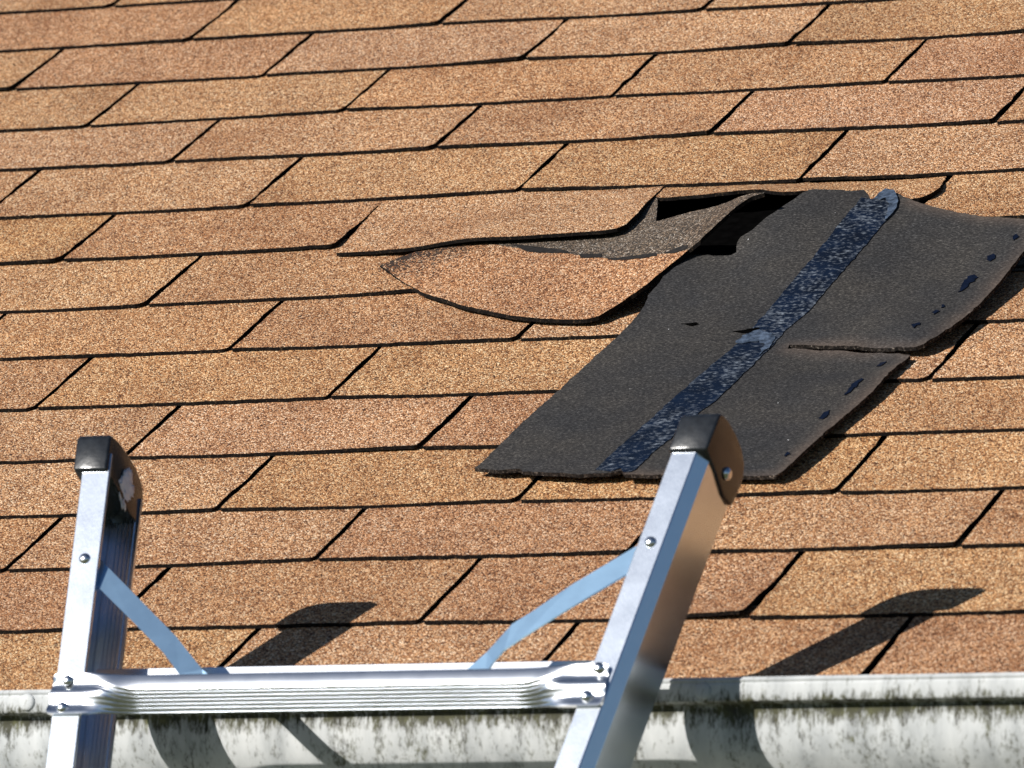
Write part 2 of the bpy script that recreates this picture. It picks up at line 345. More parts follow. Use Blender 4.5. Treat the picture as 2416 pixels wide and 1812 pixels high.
def backing():
    m, nt, b = new_mat('shingle_backing')
    geo = N(nt, 'ShaderNodeNewGeometry')
    mp = N(nt, 'ShaderNodeMapping')
    mp.inputs['Scale'].default_value = (330, 800, 800)
    nt.links.new(geo.outputs['Position'], mp.inputs['Vector'])
    n = N(nt, 'ShaderNodeTexNoise', i_Scale=1.0, i_Detail=3.0, i_Roughness=0.7)
    nt.links.new(mp.outputs[0], n.inputs['Vector'])
    r = ramp(nt, [(0.3, (0.010, 0.009, 0.009)), (0.46, (0.022, 0.0205, 0.0198)), (0.59, (0.056, 0.052, 0.048)), (0.72, (0.16, 0.15, 0.138))])
    nt.links.new(n.outputs[0], r.inputs[0])
    big = N(nt, 'ShaderNodeTexNoise', i_Scale=14.0, i_Detail=4.0)
    nt.links.new(geo.outputs['Position'], big.inputs['Vector'])
    br = ramp(nt, [(0.35, (0.72, 0.75, 0.82)), (0.65, (1.05, 1.02, 0.98))])
    nt.links.new(big.outputs[0], br.inputs[0])
    c = mix(nt, r.outputs[0], br.outputs[0], 1.0, 'MULTIPLY')
    # sparse mica glints left from the release sand
    v = N(nt, 'ShaderNodeTexVoronoi', i_Scale=95.0)
    nt.links.new(geo.outputs['Position'], v.inputs['Vector'])
    g = N(nt, 'ShaderNodeMath', operation='LESS_THAN')
    g.inputs[1].default_value = 0.055
    nt.links.new(v.outputs['Distance'], g.inputs[0])
    sc = N(nt, 'ShaderNodeSeparateColor')
    nt.links.new(v.outputs['Color'], sc.inputs[0])
    g2 = N(nt, 'ShaderNodeMath', operation='GREATER_THAN')
    g2.inputs[1].default_value = 0.93
    nt.links.new(sc.outputs[0], g2.inputs[0])
    g3 = N(nt, 'ShaderNodeMath', operation='MULTIPLY')
    nt.links.new(g.outputs[0], g3.inputs[0]); nt.links.new(g2.outputs[0], g3.inputs[1])
    c = mix(nt, c, (0.85, 0.85, 0.85), g3.outputs[0])
    wa = N(nt, 'ShaderNodeAttribute', attribute_name='wear')      # brown dust rubbed into the cut edges
    wn2 = N(nt, 'ShaderNodeMath', operation='MULTIPLY')
    nt.links.new(wa.outputs['Fac'], wn2.inputs[0]); nt.links.new(big.outputs[0], wn2.inputs[1])
    dm = ramp(nt, [(0.08, (0, 0, 0)), (0.55, (1, 1, 1))])
    nt.links.new(wn2.outputs[0], dm.inputs[0])
    dust = ramp(nt, [(0.35, (0.045, 0.034, 0.028)), (0.6, (0.10, 0.075, 0.060)), (0.75, (0.22, 0.18, 0.15))])
    nt.links.new(n.outputs[0], dust.inputs[0])
    c = mix(nt, c, dust.outputs[0], dm.outputs[0])
    nt.links.new(c, b.inputs['Base Color'])
    b.inputs['Roughness'].default_value = 0.75
    b.inputs['Specular IOR Level'].default_value = 0.3
    bp = N(nt, 'ShaderNodeBump', i_Strength=0.6, i_Distance=0.0008)
    nt.links.new(n.outputs[0], bp.inputs['Height'])
    nt.links.new(bp.outputs[0], b.inputs['Normal'])
    return m
M_BACK = backing()
def simple(name, col, rough, spec=0.5, metal=0.0, noise=0.0, nscale=40.0, bump=0.0):
    m, nt, b = new_mat(name)
    b.inputs['Base Color'].default_value = (*col, 1)
    b.inputs['Roughness'].default_value = rough
    b.inputs['Specular IOR Level'].default_value = spec
    b.inputs['Metallic'].default_value = metal
    mp = mapping(nt, (1, 1, 1))
    n = N(nt, 'ShaderNodeTexNoise', i_Scale=nscale, i_Detail=4.0)
    nt.links.new(mp.outputs[0], n.inputs['Vector'])
    lo = tuple(c * (1 - noise) for c in col); hi = tuple(min(1, c * (1 + noise)) for c in col)
    r = ramp(nt, [(0.3, lo), (0.7, hi)])
    nt.links.new(n.outputs[0], r.inputs[0])
    nt.links.new(r.outputs[0], b.inputs['Base Color'])
    if bump:
        bp = N(nt, 'ShaderNodeBump', i_Strength=0.5, i_Distance=bump)
        nt.links.new(n.outputs[0], bp.inputs['Height'])
        nt.links.new(bp.outputs[0], b.inputs['Normal'])
    return m
M_SHADE_FELT = simple('shade_black_felt', (0.002, 0.0019, 0.0019), 0.98, 0.0, 0, 0.4, 90, 0.001)  # felt colour taken to near black, carrying the shade inside the torn hole
M_SEAL = simple('black_seal_strip', (0.020, 0.018, 0.017), 0.8, 0.15, 0, 0.4, 200)
M_TAR = simple('blue_black_sealant', (0.003, 0.005, 0.014), 0.3, 0.4, 0, 0.5, 300, 0.0006)
def tape():
    m, nt, b = new_mat('release_tape_film')
    geo = N(nt, 'ShaderNodeNewGeometry')
    mp = N(nt, 'ShaderNodeMapping')
    mp.inputs['Rotation'].default_value = (0, 0, 0.35)
    mp.inputs['Scale'].default_value = (190, 330, 330)
    nt.links.new(geo.outputs['Position'], mp.inputs['Vector'])
    n = N(nt, 'ShaderNodeTexNoise', i_Scale=1.0, i_Detail=3.5, i_Roughness=0.6)
    nt.links.new(mp.outputs[0], n.inputs['Vector'])
    n2 = N(nt, 'ShaderNodeTexNoise', i_Scale=22.0, i_Detail=2.0)
    nt.links.new(geo.outputs['Position'], n2.inputs['Vector'])
    ad = N(nt, 'ShaderNodeMath', operation='MULTIPLY_ADD')
    ad.inputs[1].default_value = 0.30
    nt.links.new(n2.outputs[0], ad.inputs[0]); nt.links.new(n.outputs[0], ad.inputs[2])
    r = ramp(nt, [(0.64, (0, 0, 0)), (0.72, (0.16, 0.16, 0.16)), (0.82, (0.5, 0.5, 0.5)), (0.90, (1, 1, 1))])
    nt.links.new(ad.outputs[0], r.inputs[0])
    base = ramp(nt, [(0.35, (0.004, 0.0055, 0.010)), (0.65, (0.005, 0.010, 0.024))])
    n3 = N(nt, 'ShaderNodeTexNoise', i_Scale=35.0, i_Detail=3.0)
    nt.links.new(geo.outputs['Position'], n3.inputs['Vector'])
    nt.links.new(n3.outputs[0], base.inputs[0])
    c = mix(nt, base.outputs[0], (0.22, 0.25, 0.29), r.outputs[0])
    nt.links.new(c, b.inputs['Base Color'])
    b.inputs['Roughness'].default_value = 0.22
    b.inputs['Specular IOR Level'].default_value = 0.5
    bp = N(nt, 'ShaderNodeBump', i_Strength=0.5, i_Distance=0.0006)
    nt.links.new(n.outputs[0], bp.inputs['Height'])
    nt.links.new(bp.outputs[0], b.inputs['Normal'])
    return m
M_TAPE = tape()
M_FILM = simple('film_and_highlight', (0.060, 0.080, 0.115), 0.16, 0.6, 0, 0.8, 160, 0.004)  # worn film patch; its paleness also stands for the tape's glossy highlight
def aluminium(name, col, rough, along, wear=0.5):
    """Extruded aluminium: die lines run along the given stretch of the object's axes."""
    m, nt, b = new_mat(name)
    b.inputs['Metallic'].default_value = 1.0
    mp = mapping(nt, along)
    n = N(nt, 'ShaderNodeTexNoise', i_Scale=1.0, i_Detail=3.0, i_Roughness=0.6)
    nt.links.new(mp.outputs[0], n.inputs['Vector'])
    mp2 = mapping(nt, (1, 1, 1))
    n2 = N(nt, 'ShaderNodeTexNoise', i_Scale=45.0, i_Detail=5.0, i_Roughness=0.65)
    nt.links.new(mp2.outputs[0], n2.inputs['Vector'])
    rc = ramp(nt, [(0.3, tuple(c * 0.95 for c in col)), (0.7, col)])
    nt.links.new(n2.outputs[0], rc.inputs[0])
    nt.links.new(rc.outputs[0], b.inputs['Base Color'])
    rr = ramp(nt, [(0.3, (rough - 0.006,) * 3), (0.72, (rough + 0.012,) * 3)])
    nt.links.new(n2.outputs[0], rr.inputs[0])
    nt.links.new(rr.outputs[0], b.inputs['Roughness'])
    bp = N(nt, 'ShaderNodeBump', i_Strength=0.12, i_Distance=0.0004)
    nt.links.new(n.outputs[0], bp.inputs['Height'])
    nt.links.new(bp.outputs[0], b.inputs['Normal'])
    return m
M_ALU = aluminium('ladder_aluminium', (0.77, 0.83, 0.91), 0.225, (900, 900, 3))
M_RUNG = aluminium('rung_aluminium', (0.76, 0.79, 0.84), 0.26, (3, 900, 900))
M_BRACE = aluminium('brace_zinc', (0.50, 0.76, 1.0), 0.38, (60, 60, 60))
M_RIVET = aluminium('rivet_metal', (0.86, 0.87, 0.88), 0.22, (200, 200, 200))
M_CAP = simple('black_rubber', (0.014, 0.016, 0.019), 0.22, 0.6, 0, 0.35, 160, 0.0003)
M_SNOW = simple('snow', (0.80, 0.82, 0.88), 0.8, 0.3, 0, 0.08, 300, 0.001)
M_WALL = simple('painted_siding', (0.62, 0.60, 0.55), 0.7, 0.3, 0, 0.08, 6)
M_WOOD = simple('painted_fascia', (0.70, 0.70, 0.68), 0.6, 0.3, 0, 0.08, 12)
M_LAWN = simple('winter_lawn', (0.075, 0.085, 0.035), 0.95, 0.2, 0, 0.5, 3.0)
def gutter_material():
    m, nt, b = new_mat('weathered_gutter_paint')
    tc = nt.nodes.new('ShaderNodeTexCoord')
    def noise(scale, s=1.0, d=4.0, ro=0.6):
        mp = N(nt, 'ShaderNodeMapping'); mp.inputs['Scale'].default_value = scale
        nt.links.new(tc.outputs['Object'], mp.inputs['Vector'])
        n = N(nt, 'ShaderNodeTexNoise', i_Scale=s, i_Detail=d, i_Roughness=ro)
        nt.links.new(mp.outputs[0], n.inputs['Vector'])
        return n.outputs[0]
    def math_(op, a, c, clamp=False):
        n = N(nt, 'ShaderNodeMath', operation=op); n.use_clamp = clamp
        for s, v in ((n.inputs[0], a), (n.inputs[1], c)):
            if isinstance(v, (int, float)): s.default_value = v
            else: nt.links.new(v, s)
        return n.outputs[0]
    film = ramp(nt, [(0.3, (0.34, 0.355, 0.36)), (0.52, (0.51, 0.525, 0.525)), (0.75, (0.62, 0.63, 0.625))])
    nt.links.new(noise((38, 38, 9)), film.inputs[0])
    streak = noise((70, 40, 7), 1.0, 5.0, 0.7)          # rain runs
    speck = noise((260, 260, 95), 1.0, 3.0, 0.75)       # colonies of algae
    clump = noise((22, 22, 16), 1.0, 3.0)
    sepz = N(nt, 'ShaderNodeSeparateXYZ')
    nt.links.new(tc.outputs['Object'], sepz.inputs[0])
    # algae grow from the drip line under the rolled lip and hang down in runs
    dist = math_('ABSOLUTE', math_('ADD', sepz.outputs[2], 0.024), 0)
    band = math_('SUBTRACT', 1.0, math_('MULTIPLY', dist, 62.0), True)
    lowr = math_('SUBTRACT', 1.0, math_('MULTIPLY', math_('ABSOLUTE', math_('ADD', sepz.outputs[2], 0.05), 0), 24.0), True)
    amt = math_('ADD', math_('MULTIPLY', band, 0.20), math_('MULTIPLY', lowr, 0.045))
    tot = math_('ADD', math_('ADD', math_('MULTIPLY', speck, 0.55), math_('MULTIPLY', streak, 0.40)), math_('MULTIPLY', clump, 0.22))
    tot = math_('ADD', tot, amt)
    mask = ramp(nt, [(0.635, (0, 0, 0)), (0.71, (0.5, 0.5, 0.5)), (0.79, (1, 1, 1))])
    nt.links.new(tot, mask.inputs[0])
    alg = ramp(nt, [(0.35, (0.030, 0.029, 0.022)), (0.6, (0.075, 0.075, 0.036)), (0.75, (0.14, 0.145, 0.065))])
    nt.links.new(noise((90, 90, 60)), alg.inputs[0])
    c = mix(nt, film.outputs[0], alg.outputs[0], mask.outputs[0])
    nt.links.new(c, b.inputs['Base Color'])
    b.inputs['Roughness'].default_value = 0.62
    b.inputs['Specular IOR Level'].default_value = 0.35
    bp = N(nt, 'ShaderNodeBump', i_Strength=0.35, i_Distance=0.0008)
    nt.links.new(tot, bp.inputs['Height'])
    nt.links.new(bp.outputs[0], b.inputs['Normal'])
    return m
M_GUT = gutter_material()

# ------------------------------------------------------------------ setting: lawn, house wall, roof deck
lawn = make_mesh('lawn', [(-400, -400, 0), (400, -400, 0), (400, 400, 0), (-400, 400, 0)], [(0, 1, 2, 3)], M_LAWN, origin=Vector())
tag(lawn, kind='structure')
def box(name, lo, hi, mat, parent=None):
    x0, y0, z0 = lo; x1, y1, z1 = hi
    v = [(x, y, z) for x in (x0, x1) for y in (y0, y1) for z in (z0, z1)]
    f = [(0, 1, 3, 2), (4, 6, 7, 5), (0, 4, 5, 1), (2, 3, 7, 6), (0, 2, 6, 4), (1, 5, 7, 3)]
    return make_mesh(name, v, f, mat, parent=parent)
EAVE = on_roof(0, -14 * EXPO)
tag(box('wall', (-4, EAVE.y + 0.32, -0.1), (7, EAVE.y + 0.52, EAVE.z + 0.12), M_WALL), kind='structure')
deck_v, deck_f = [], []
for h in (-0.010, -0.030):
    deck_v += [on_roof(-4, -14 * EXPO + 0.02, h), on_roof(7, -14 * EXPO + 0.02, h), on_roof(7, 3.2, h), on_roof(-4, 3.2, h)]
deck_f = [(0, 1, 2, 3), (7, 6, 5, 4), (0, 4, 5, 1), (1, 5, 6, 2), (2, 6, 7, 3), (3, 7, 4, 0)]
roof = make_mesh('roof', deck_v, deck_f, M_SHADE_FELT, origin=on_roof(1.5, 0, 0))
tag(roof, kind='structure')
box('fascia_board', (-4, EAVE.y + 0.068, EAVE.z - 0.19), (7, EAVE.y + 0.094, EAVE.z - 0.035), M_WOOD, roof)
box('soffit', (-4, EAVE.y + 0.096, EAVE.z - 0.19), (7, EAVE.y + 0.318, EAVE.z - 0.17), M_WOOD, roof)

# ------------------------------------------------------------------ shingles: one object per tab
TINT = {'L': (1.0, 0.995, 0.99), 'T': (0.97, 0.945, 0.87), 'O': (0.95, 0.90, 0.79), 'B': (0.90, 0.85, 0.82), 'D': (0.85, 0.79, 0.765), 'P': (0.95, 0.925, 0.92)}
LOOK = {0: (-2, 'TTTBPTLTLT'), 1: (-1.5, 'TBTPLLTLTB'), 2: (-2, 'TTBLLTTBLT'), 3: (-1.5, 'TTTOBBTLTT'), 4: (-2, 'TBLPBPBTLT'), 5: (-1.5, 'TTLTTLTLBT'),
        6: (-1, 'TOBLLTLTBT'), 7: (-.5, 'TTBBTTBTLT'), 8: (0, 'TODLBTLTBT'), 9: (-.5, 'TBOTLLTBLT'), 10: (0, 'TPPBTLTBTL'), 11: (.5, 'TLOOTLTBTL'),
        12: (0, 'TBPBPTLBTL'), 13: (.5, 'TDBBTTBTLT'), 14: (1, 'TTLTBTLTBT')}
def row_v(k, g):
    mu, du, pts = ROWS[k]
    gs = [p[0] for p in pts]; ds = [p[1] for p in pts]
    return -k * EXPO + float(np.interp(g, gs, ds))
def slot_u(k, g):
    mu, du, pts = ROWS[k]
    return g * TAB + du.get(round(g, 2), mu)
def surf(w):
    return 0.0072 - 0.0036 * (w / EXPO)
THICK = 0.0037
GAP = 0.0060
SKIP = {(6, 2.0), (6, 3.0), (7, 2.5), (7, 3.5), (7, 4.5)}     # torn away or lifted: built below as loose pieces
def tab(k, g, r):
    ul, ur = slot_u(k, g) + GAP / 2, slot_u(k, g + 1) - GAP / 2
    vl, vr = row_v(k, g), row_v(k, g + 1)
    top = EXPO + 0.032
    R1 = r.uniform(0.004, 0.010)
    ol = []
    n = 34
    for i in range(n):
        t = i / (n - 1)
        u = ul + (ur - R1 - ul) * t
        ol.append((u, vl + (vr - vl) * t + r.gauss(0, 0.0005) + 0.0009 * math.sin(5 * t + g)))
    for a in (30, 60, 90):
        ang = math.radians(-90 + a)
        ol.append((ur - R1 + R1 * math.cos(ang), vr + R1 + R1 * math.sin(ang)))
    for t in (0.16, 0.26, 0.36, 0.46, 0.56, 0.66, 0.76, 0.86):
        ol.append((ur + r.gauss(0, 0.0007), vr + top * t))
    ol += [(ur, vr + top), ((ul + ur) / 2, (vl + vr) / 2 + top), (ul, vl + top)]
    for t in (0.86, 0.76, 0.66, 0.56, 0.46, 0.36, 0.26, 0.16, 0.07):
        ol.append((ul + r.gauss(0, 0.0006), vl + top * t))
    lift = max(0.0, r.gauss(0.0012, 0.0012))
    ll = max(0.0, r.gauss(0.0004, 0.0006))
    ph, am = r.uniform(0, 6.28), r.uniform(0.0001, 0.0005)
    def h(u, v):
        t = (u - ul) / (ur - ul)
        w = v - (vl + (vr - vl) * t)
        e = math.exp(-(max(w, 0) / 0.045) ** 2)
        return surf(w) + e * (lift * math.exp(-((1 - t) / 0.22) ** 2) + ll * math.exp(-(t / 0.2) ** 2) + am * (1 + math.sin(ph + 7 * t)))
    o = sheet('shingle', ol, h, THICK, [M_GRAN, M_EDGE], roof, step=0.03, grid=0.036)
    start, s = LOOK.get(k, (-2, 'TLBTPTLTBT'))
    c = TINT[s[int(g - start) % len(s)]]
    f = r.uniform(0.95, 1.04)
    o.color = (c[0] * f, c[1] * f * r.uniform(0.985, 1.015), c[2] * f * r.uniform(0.97, 1.03), 1)
    return o
for k in range(-4, 15):
    left = -2.4 + 0.19 * (k + 4)
    g = math.floor(left) + (0.5 if k % 2 else 0.0)
    while g < left + 7.4:
        if (k, g) not in SKIP:
            tab(k, g, random.Random(k * 100 + int(g * 2)))
        g += 1.0

# lifted neighbour of the hole, still nailed under the course above
def uv(pts): return [(p[0], p[1]) for p in pts]
G3 = SHEETS['G3_outline']
o = sheet('shingle', uv(G3), tps(G3 + SHEETS['G3_in']), THICK, [M_GRAN, M_EDGE], roof, step=0.012, rag=0.0003)
o.color = (*TINT['L'], 1)
o['label'] = 'pale tan shingle tab with its lower edge lifted beside the hole'
SL = SHEETS['sliver_outline']
o = sheet('shingle_remnant', uv(SL), tps(SL + SHEETS['sliver_in']), THICK, [M_GRAN, M_EDGE], roof, step=0.007, rag=0.0007)
o.color = (*TINT['T'], 1)
o['label'] = 'thin torn remnant of a tan shingle above the hole'
# bare head lap of the course below, where the flipped strip used to lie
v8 = row_v(8, 4.5) + EXPO
hl = [(3.45 * TAB, v8 - 0.004), (5.6 * TAB, v8 - 0.004), (5.6 * TAB, v8 + 0.085), (4.25 * TAB, v8 + 0.085), (4.2 * TAB, v8 + 0.02), (3.45 * TAB, v8 + 0.01)]
sheet('head_lap', hl, lambda u, v: 0.0046, 0.004, [M_HEAD, M_EDGE], roof, step=0.03)
for a in range(4):
    u0 = (4.27 + a * 0.2) * TAB
    sheet('seal_strip', [(u0, v8 + 0.002), (u0 + 0.045, v8 + 0.001), (u0 + 0.046, v8 + 0.009), (u0 + 0.002, v8 + 0.010)], lambda u, v: 0.0052, 0.0006, [M_SEAL, M_SEAL], roof, step=0.008, rag=0.0006)

# ------------------------------------------------------------------ loose curled shingle
CU = SHEETS['curl_outline']
ch = tps(CU + SHEETS['curl_in'])
curl_root = bpy.data.objects.new('curled_shingle', None)
COL.objects.link(curl_root)
curl_root.location = on_roof(CU[0][0] + 0.15, CU[0][1], 0)
curl_root.empty_display_size = 0.05
tag(curl_root, 'loose brown shingle curled up and slipped down at the left of the hole', 'shingle')
DL = uv(SHEETS['dash_line'])
lower = uv(CU[:14]) + DL[::-1] + uv(CU[-3:])
upper = uv(CU[13:-4]) + DL[:-1]
SOOT = [CU[-3][:2], CU[-2][:2], CU[-1][:2], CU[0][:2]]
def curl_wear(u, v):
    d = min(math.hypot((u - CU[i][0]) / 0.035, (v - CU[i][1]) / 0.05) for i in (-3, -2, -1, -4))
    return 0.72 * math.exp(-d * d) + 0.12 * math.exp(-d)
o = sheet('tab', lower, ch, 0.0042, [M_GRAN, M_EDGE], curl_root, step=0.007, rag=0.0003, grid=0.011, wear=curl_wear)
o.color = (*TINT['D'], 1)
sheet('head_lap', upper, ch, 0.0042, [M_HEAD, M_EDGE], curl_root, step=0.007, rag=0.0003, grid=0.013)['label'] = 'grey unweathered upper part of the curled shingle'
for q in SHEETS['dashes']:
    sheet('seal_strip', q, lambda u, v: ch(u, v) + 0.0007, 0.0005, [M_SEAL, M_SEAL], curl_root, step=0.006, rag=0.0004)

# ------------------------------------------------------------------ flipped shingle strip, black back upwards
FL = SHEETS['flap_outline']
fh = tps(FL + SHEETS['flap_in'])
flap_root = bpy.data.objects.new('flipped_shingle', None)
COL.objects.link(flap_root)
flap_root.location = on_roof(FL[0][0] + 0.2, FL[0][1] + 0.1, 0)
flap_root.empty_display_size = 0.05
tag(flap_root, 'torn shingle strip flipped over, black backing and dark blue tape stripe upwards', 'shingle')
rim = np.array(uv(FL)[35:75])
def rim_wear(u, v):
    a, b = rim[:-1], rim[1:]
    ab = b - a
    t = np.clip(((np.array([u, v]) - a) * ab).sum(1) / (ab * ab).sum(1), 0, 1)
    return math.exp(-float(np.min(np.linalg.norm(a + ab * t[:, None] - np.array([u, v]), axis=1))) / 0.011)
sheet('backing', uv(FL), fh, 0.0036, [M_BACK, M_WORN], flap_root, step=0.006, rag=0.0004, grid=0.011, wear=rim_wear)
sheet('tape_stripe', SHEETS['tape_outline'], lambda u, v: fh(u, v) + 0.0009, 0.0007, [M_TAPE, M_TAPE], flap_root, step=0.006, rag=0.0005, grid=0.009)
sheet('tape_highlight', SHEETS['tape_highlight'], lambda u, v: fh(u, v) + 0.0022, 0.0008, [M_FILM, M_FILM], flap_root, step=0.004, rag=0.0004)['label'] = 'pale sheet painted as the glossy highlight at the end of the tape stripe'  # pale sheet added to paint the glossy highlight on the tape's upper end
sheet('tape_seam', SHEETS['tape_seam'], lambda u, v: fh(u, v) + 0.0018, 0.0006, [M_FILM, M_FILM], flap_root, step=0.004, rag=0.0008)['label'] = 'pale worn patch across the tape stripe'
for q in SHEETS['tears']:
    sheet('tear_mark', q, lambda u, v: fh(u, v) + 0.0011, 0.0006, [M_SHADE_FELT, M_SHADE_FELT], flap_root, step=0.003, rag=0.0005)
for q in SHEETS['spots']:
    sheet('sealant_spot', q, lambda u, v: fh(u, v) + 0.0010, 0.0008, [M_TAR, M_TAR], flap_root, step=0.004, rag=0.0009)

# ------------------------------------------------------------------ gutter
GY, GZ = -1.5570, -0.9695 + LIFT
prof = [(0.016, -0.008), (0.014, -0.001), (0.009, 0.0006), (0.002, 0.0006), (0.0, -0.0012), (0.0004, -0.0026), (0.0012, -0.0032), (0.0008, -0.0040), (0.0, -0.0050), (0.0, -0.0165), (0.0012, -0.0185),
        (0.004, -0.0195), (0.0105, -0.0205), (0.0120, -0.0225), (0.0122, -0.030), (0.0128, -0.038), (0.0146, -0.047), (0.0176, -0.056), (0.0222, -0.064), (0.0290, -0.072), (0.0375, -0.080), (0.0450, -0.090), (0.0480, -0.102), (0.052, -0.106),
        (0.118, -0.106), (0.121, -0.103), (0.121, -0.004)]
inner = [(y + (0.0012 if i < len(prof) - 3 else -0.0012), z + 0.0009) for i, (y, z) in enumerate(prof)]
ring = prof + inner[::-1]
xs = [-1.2 + 0.08 * i for i in range(60)]
gv, gf = [], []
for x in xs:
    d = 0.0006 * math.sin(x * 3.1) + 0.0002 * math.sin(x * 11.0 + 1)
    gv += [(x, GY + y + d, GZ + z + 0.0004 * math.sin(x * 5)) for y, z in ring]
n = len(ring)
for i in range(len(xs) - 1):
    for j in range(n):
        a, b2 = i * n + j, i * n + (j + 1) % n
        gf.append((a, b2, b2 + n, a + n))
gutter = make_mesh('gutter', gv, gf, M_GUT, origin=Vector((1.2, GY, GZ)))
for p in gutter.data.polygons: p.use_smooth = True
em = gutter.modifiers.new('edges', 'EDGE_SPLIT'); em.split_angle = math.radians(38)
tag(gutter, 'dirty white metal gutter with green algae stains along the eave', 'gutter')
def dome(name, c, nrm, rad, hgt, mat, parent, flat=0.35, seg=16):
    """Rivet or screw head: a dome with a short skirt, axis along nrm."""
    nrm = nrm.normalized()
    a = nrm.orthogonal().normalized(); b2 = nrm.cross(a)
    rings = [(1.0, 0.0), (0.98, 0.25), (0.88, 0.55), (0.66, 0.82), (0.36, 0.97)]
    vs, fs = [], []
    for rr, hh in rings:
        for i in range(seg):
            t = 2 * math.pi * i / seg
            vs.append(c + (a * math.cos(t) + b2 * math.sin(t)) * rad * rr + nrm * hgt * hh)
    vs.append(c + nrm * hgt)
    for i in range(len(rings) - 1):
        for j in range(seg):
            fs.append((i * seg + j, i * seg + (j + 1) % seg, (i + 1) * seg + (j + 1) % seg, (i + 1) * seg + j))
    for j in range(seg):
        fs.append(((len(rings) - 1) * seg + j, (len(rings) - 1) * seg + (j + 1) % seg, len(vs) - 1))
    return make_mesh(name, vs, fs, mat, smooth=True, parent=parent)
for x in (0.7846, 1.4117):
    dome('hanger_screw', Vector((x, GY - 0.0002, GZ - 0.0098)), Vector((0, -1, 0)), 0.0075, 0.0022, M_GUT, gutter)

# ------------------------------------------------------------------ ladder
TH = math.radians(70)
LU = Vector((0, math.cos(TH), math.sin(TH)))
LN = Vector((0, -math.sin(TH), math.cos(TH)))
LP = Vector((0, -1.653176, -0.952725 + LIFT))
def lad(x, u, d=0.0):
    return LP + UX * x + LU * u + LN * d
ladder = bpy.data.objects.new('ladder', None)
COL.objects.link(ladder)
ULOW = -LP.z / LU.z + 0.01
ladder.location = lad(1.12, ULOW)
ladder.location.z = 0
ladder.empty_display_size = 0.2
tag(ladder, 'aluminium ladder with black end caps standing against the eave in front of the gutter', 'ladder')
def loft(name, sections, mat, parent, caps=True, smooth=False):
    vs = [v for s in sections for v in s]
    n = len(sections[0]); fs = []
    for i in range(len(sections) - 1):
        for j in range(n):
            a, b2 = i * n + j, i * n + (j + 1) % n
            fs.append((a, b2, b2 + n, a + n))
    if caps:
        fs.append(tuple(range(n))[::-1]); fs.append(tuple(range((len(sections) - 1) * n, len(sections) * n)))
    o = make_mesh(name, vs, fs, mat, parent=parent, smooth=smooth)
    bm = bmesh.new(); bm.from_mesh(o.data)
    bmesh.ops.recalc_face_normals(bm, faces=bm.faces)
    bm.to_mesh(o.data); bm.free()
    return o
D = 0.066
TW = 0.0026
def xl(u):   # outer edge of the left rail's front flange
    return 0.8655 - 0.1075 * u if u > -0.3 else 0.8655 + 0.1075 * 0.3
def xr(u):   # inner edge of the right rail's front flange
    return 1.3600 + 0.1785 * u if u > -0.3 else 1.3600 - 0.1785 * 0.3
US = [ULOW, -0.3, -0.1, 0.0, 0.1, 0.193]
c6 = 0.0007
def left_section(u):
    x0 = xl(u); w = 0.0265
    p = [(0, -c6), (c6, 0), (w - c6, 0), (w, -c6), (w, -TW), (TW, -TW), (TW, -D + TW)]
    for i in range(1, 6):                        # extrusion flutes on the inner face
        a = TW + (w - TW) * i / 6
        p += [(a - 0.0012, -D + TW), (a - 0.0006, -D + TW + 0.0012), (a + 0.0006, -D + TW + 0.0012), (a + 0.0012, -D + TW)]
    p += [(w, -D + TW), (w, -D), (0, -D)]
    def top(b2): return u + (b2 / D * 0.010 if u > 0.19 else 0)
    return [lad(xl(top(b2)) + a, top(b2), b2) for a, b2 in p]
def right_section(u):
    x0 = xr(u); w = 0.0222; cb, ca = 0.0072, 0.0115
    p = [(0, -TW), (0, -c6), (c6, 0), (w - c6, 0), (w + 0.0004, -c6), (w + cb, -ca), (w + cb + 0.0003, -ca - 0.0006), (w + cb + 0.0003, -D), (0, -D), (0, -D + TW), (w + cb - TW, -D + TW), (w + cb - TW, -ca), (w - 0.002, -TW)]
    def top(b2): return u + (b2 / D * 0.010 if u > 0.19 else 0)
    return [lad(xr(top(b2)) + a, top(b2), b2) for a, b2 in p]
loft('rail', [left_section(u) for u in US], M_ALU, ladder)
loft('rail', [right_section(u) for u in US], M_ALU, ladder)

def end_cap(x0, x1, lean, base):
    """Moulded rubber boot: side outline swept across the rail, edges rounded."""
    side = [(0.0035, 0.0), (0.0035, 0.031), (0.000, 0.0345), (-0.015, 0.0362), (-0.035, 0.0342), (-0.052, 0.0300), (-0.064, 0.0235), (-0.0695, 0.0160), (-0.0715, 0.0065), (-0.0700, -0.0130), (-0.0620, -0.0165), (-0.0490, -0.0150), (-0.0250, -0.0065)]
    bm = bmesh.new()
    rows_ = []
    for f in (0.0, 1.0):
        rows_.append([bm.verts.new(lad(x0 + (x1 - x0) * f + lean * u, base + u, d)) for d, u in side])
    n = len(side)
    bm.faces.new(rows_[0]); bm.faces.new(rows_[1][::-1])
    for j in range(n):
        bm.faces.new((rows_[0][j], rows_[0][(j + 1) % n], rows_[1][(j + 1) % n], rows_[1][j]))
    bmesh.ops.recalc_face_normals(bm, faces=bm.faces)
    bmesh.ops.bevel(bm, geom=[e for e in bm.edges if e.calc_face_angle(0) > math.radians(40)], offset=0.0021, segments=3, profile=0.5, affect='EDGES')
    org = lad((x0 + x1) / 2, base, -0.03)
    me = bpy.data.meshes.new('end_cap')
    bmesh.ops.translate(bm, verts=bm.verts, vec=-org)
    bm.to_mesh(me); bm.free()
    me.materials.append(M_CAP)
    for p in me.polygons: p.use_smooth = True
    o = link('end_cap', me, ladder)
    o.location = org - ladder.location
    m = o.modifiers.new('edges', 'EDGE_SPLIT'); m.split_angle = math.radians(30)
    return o
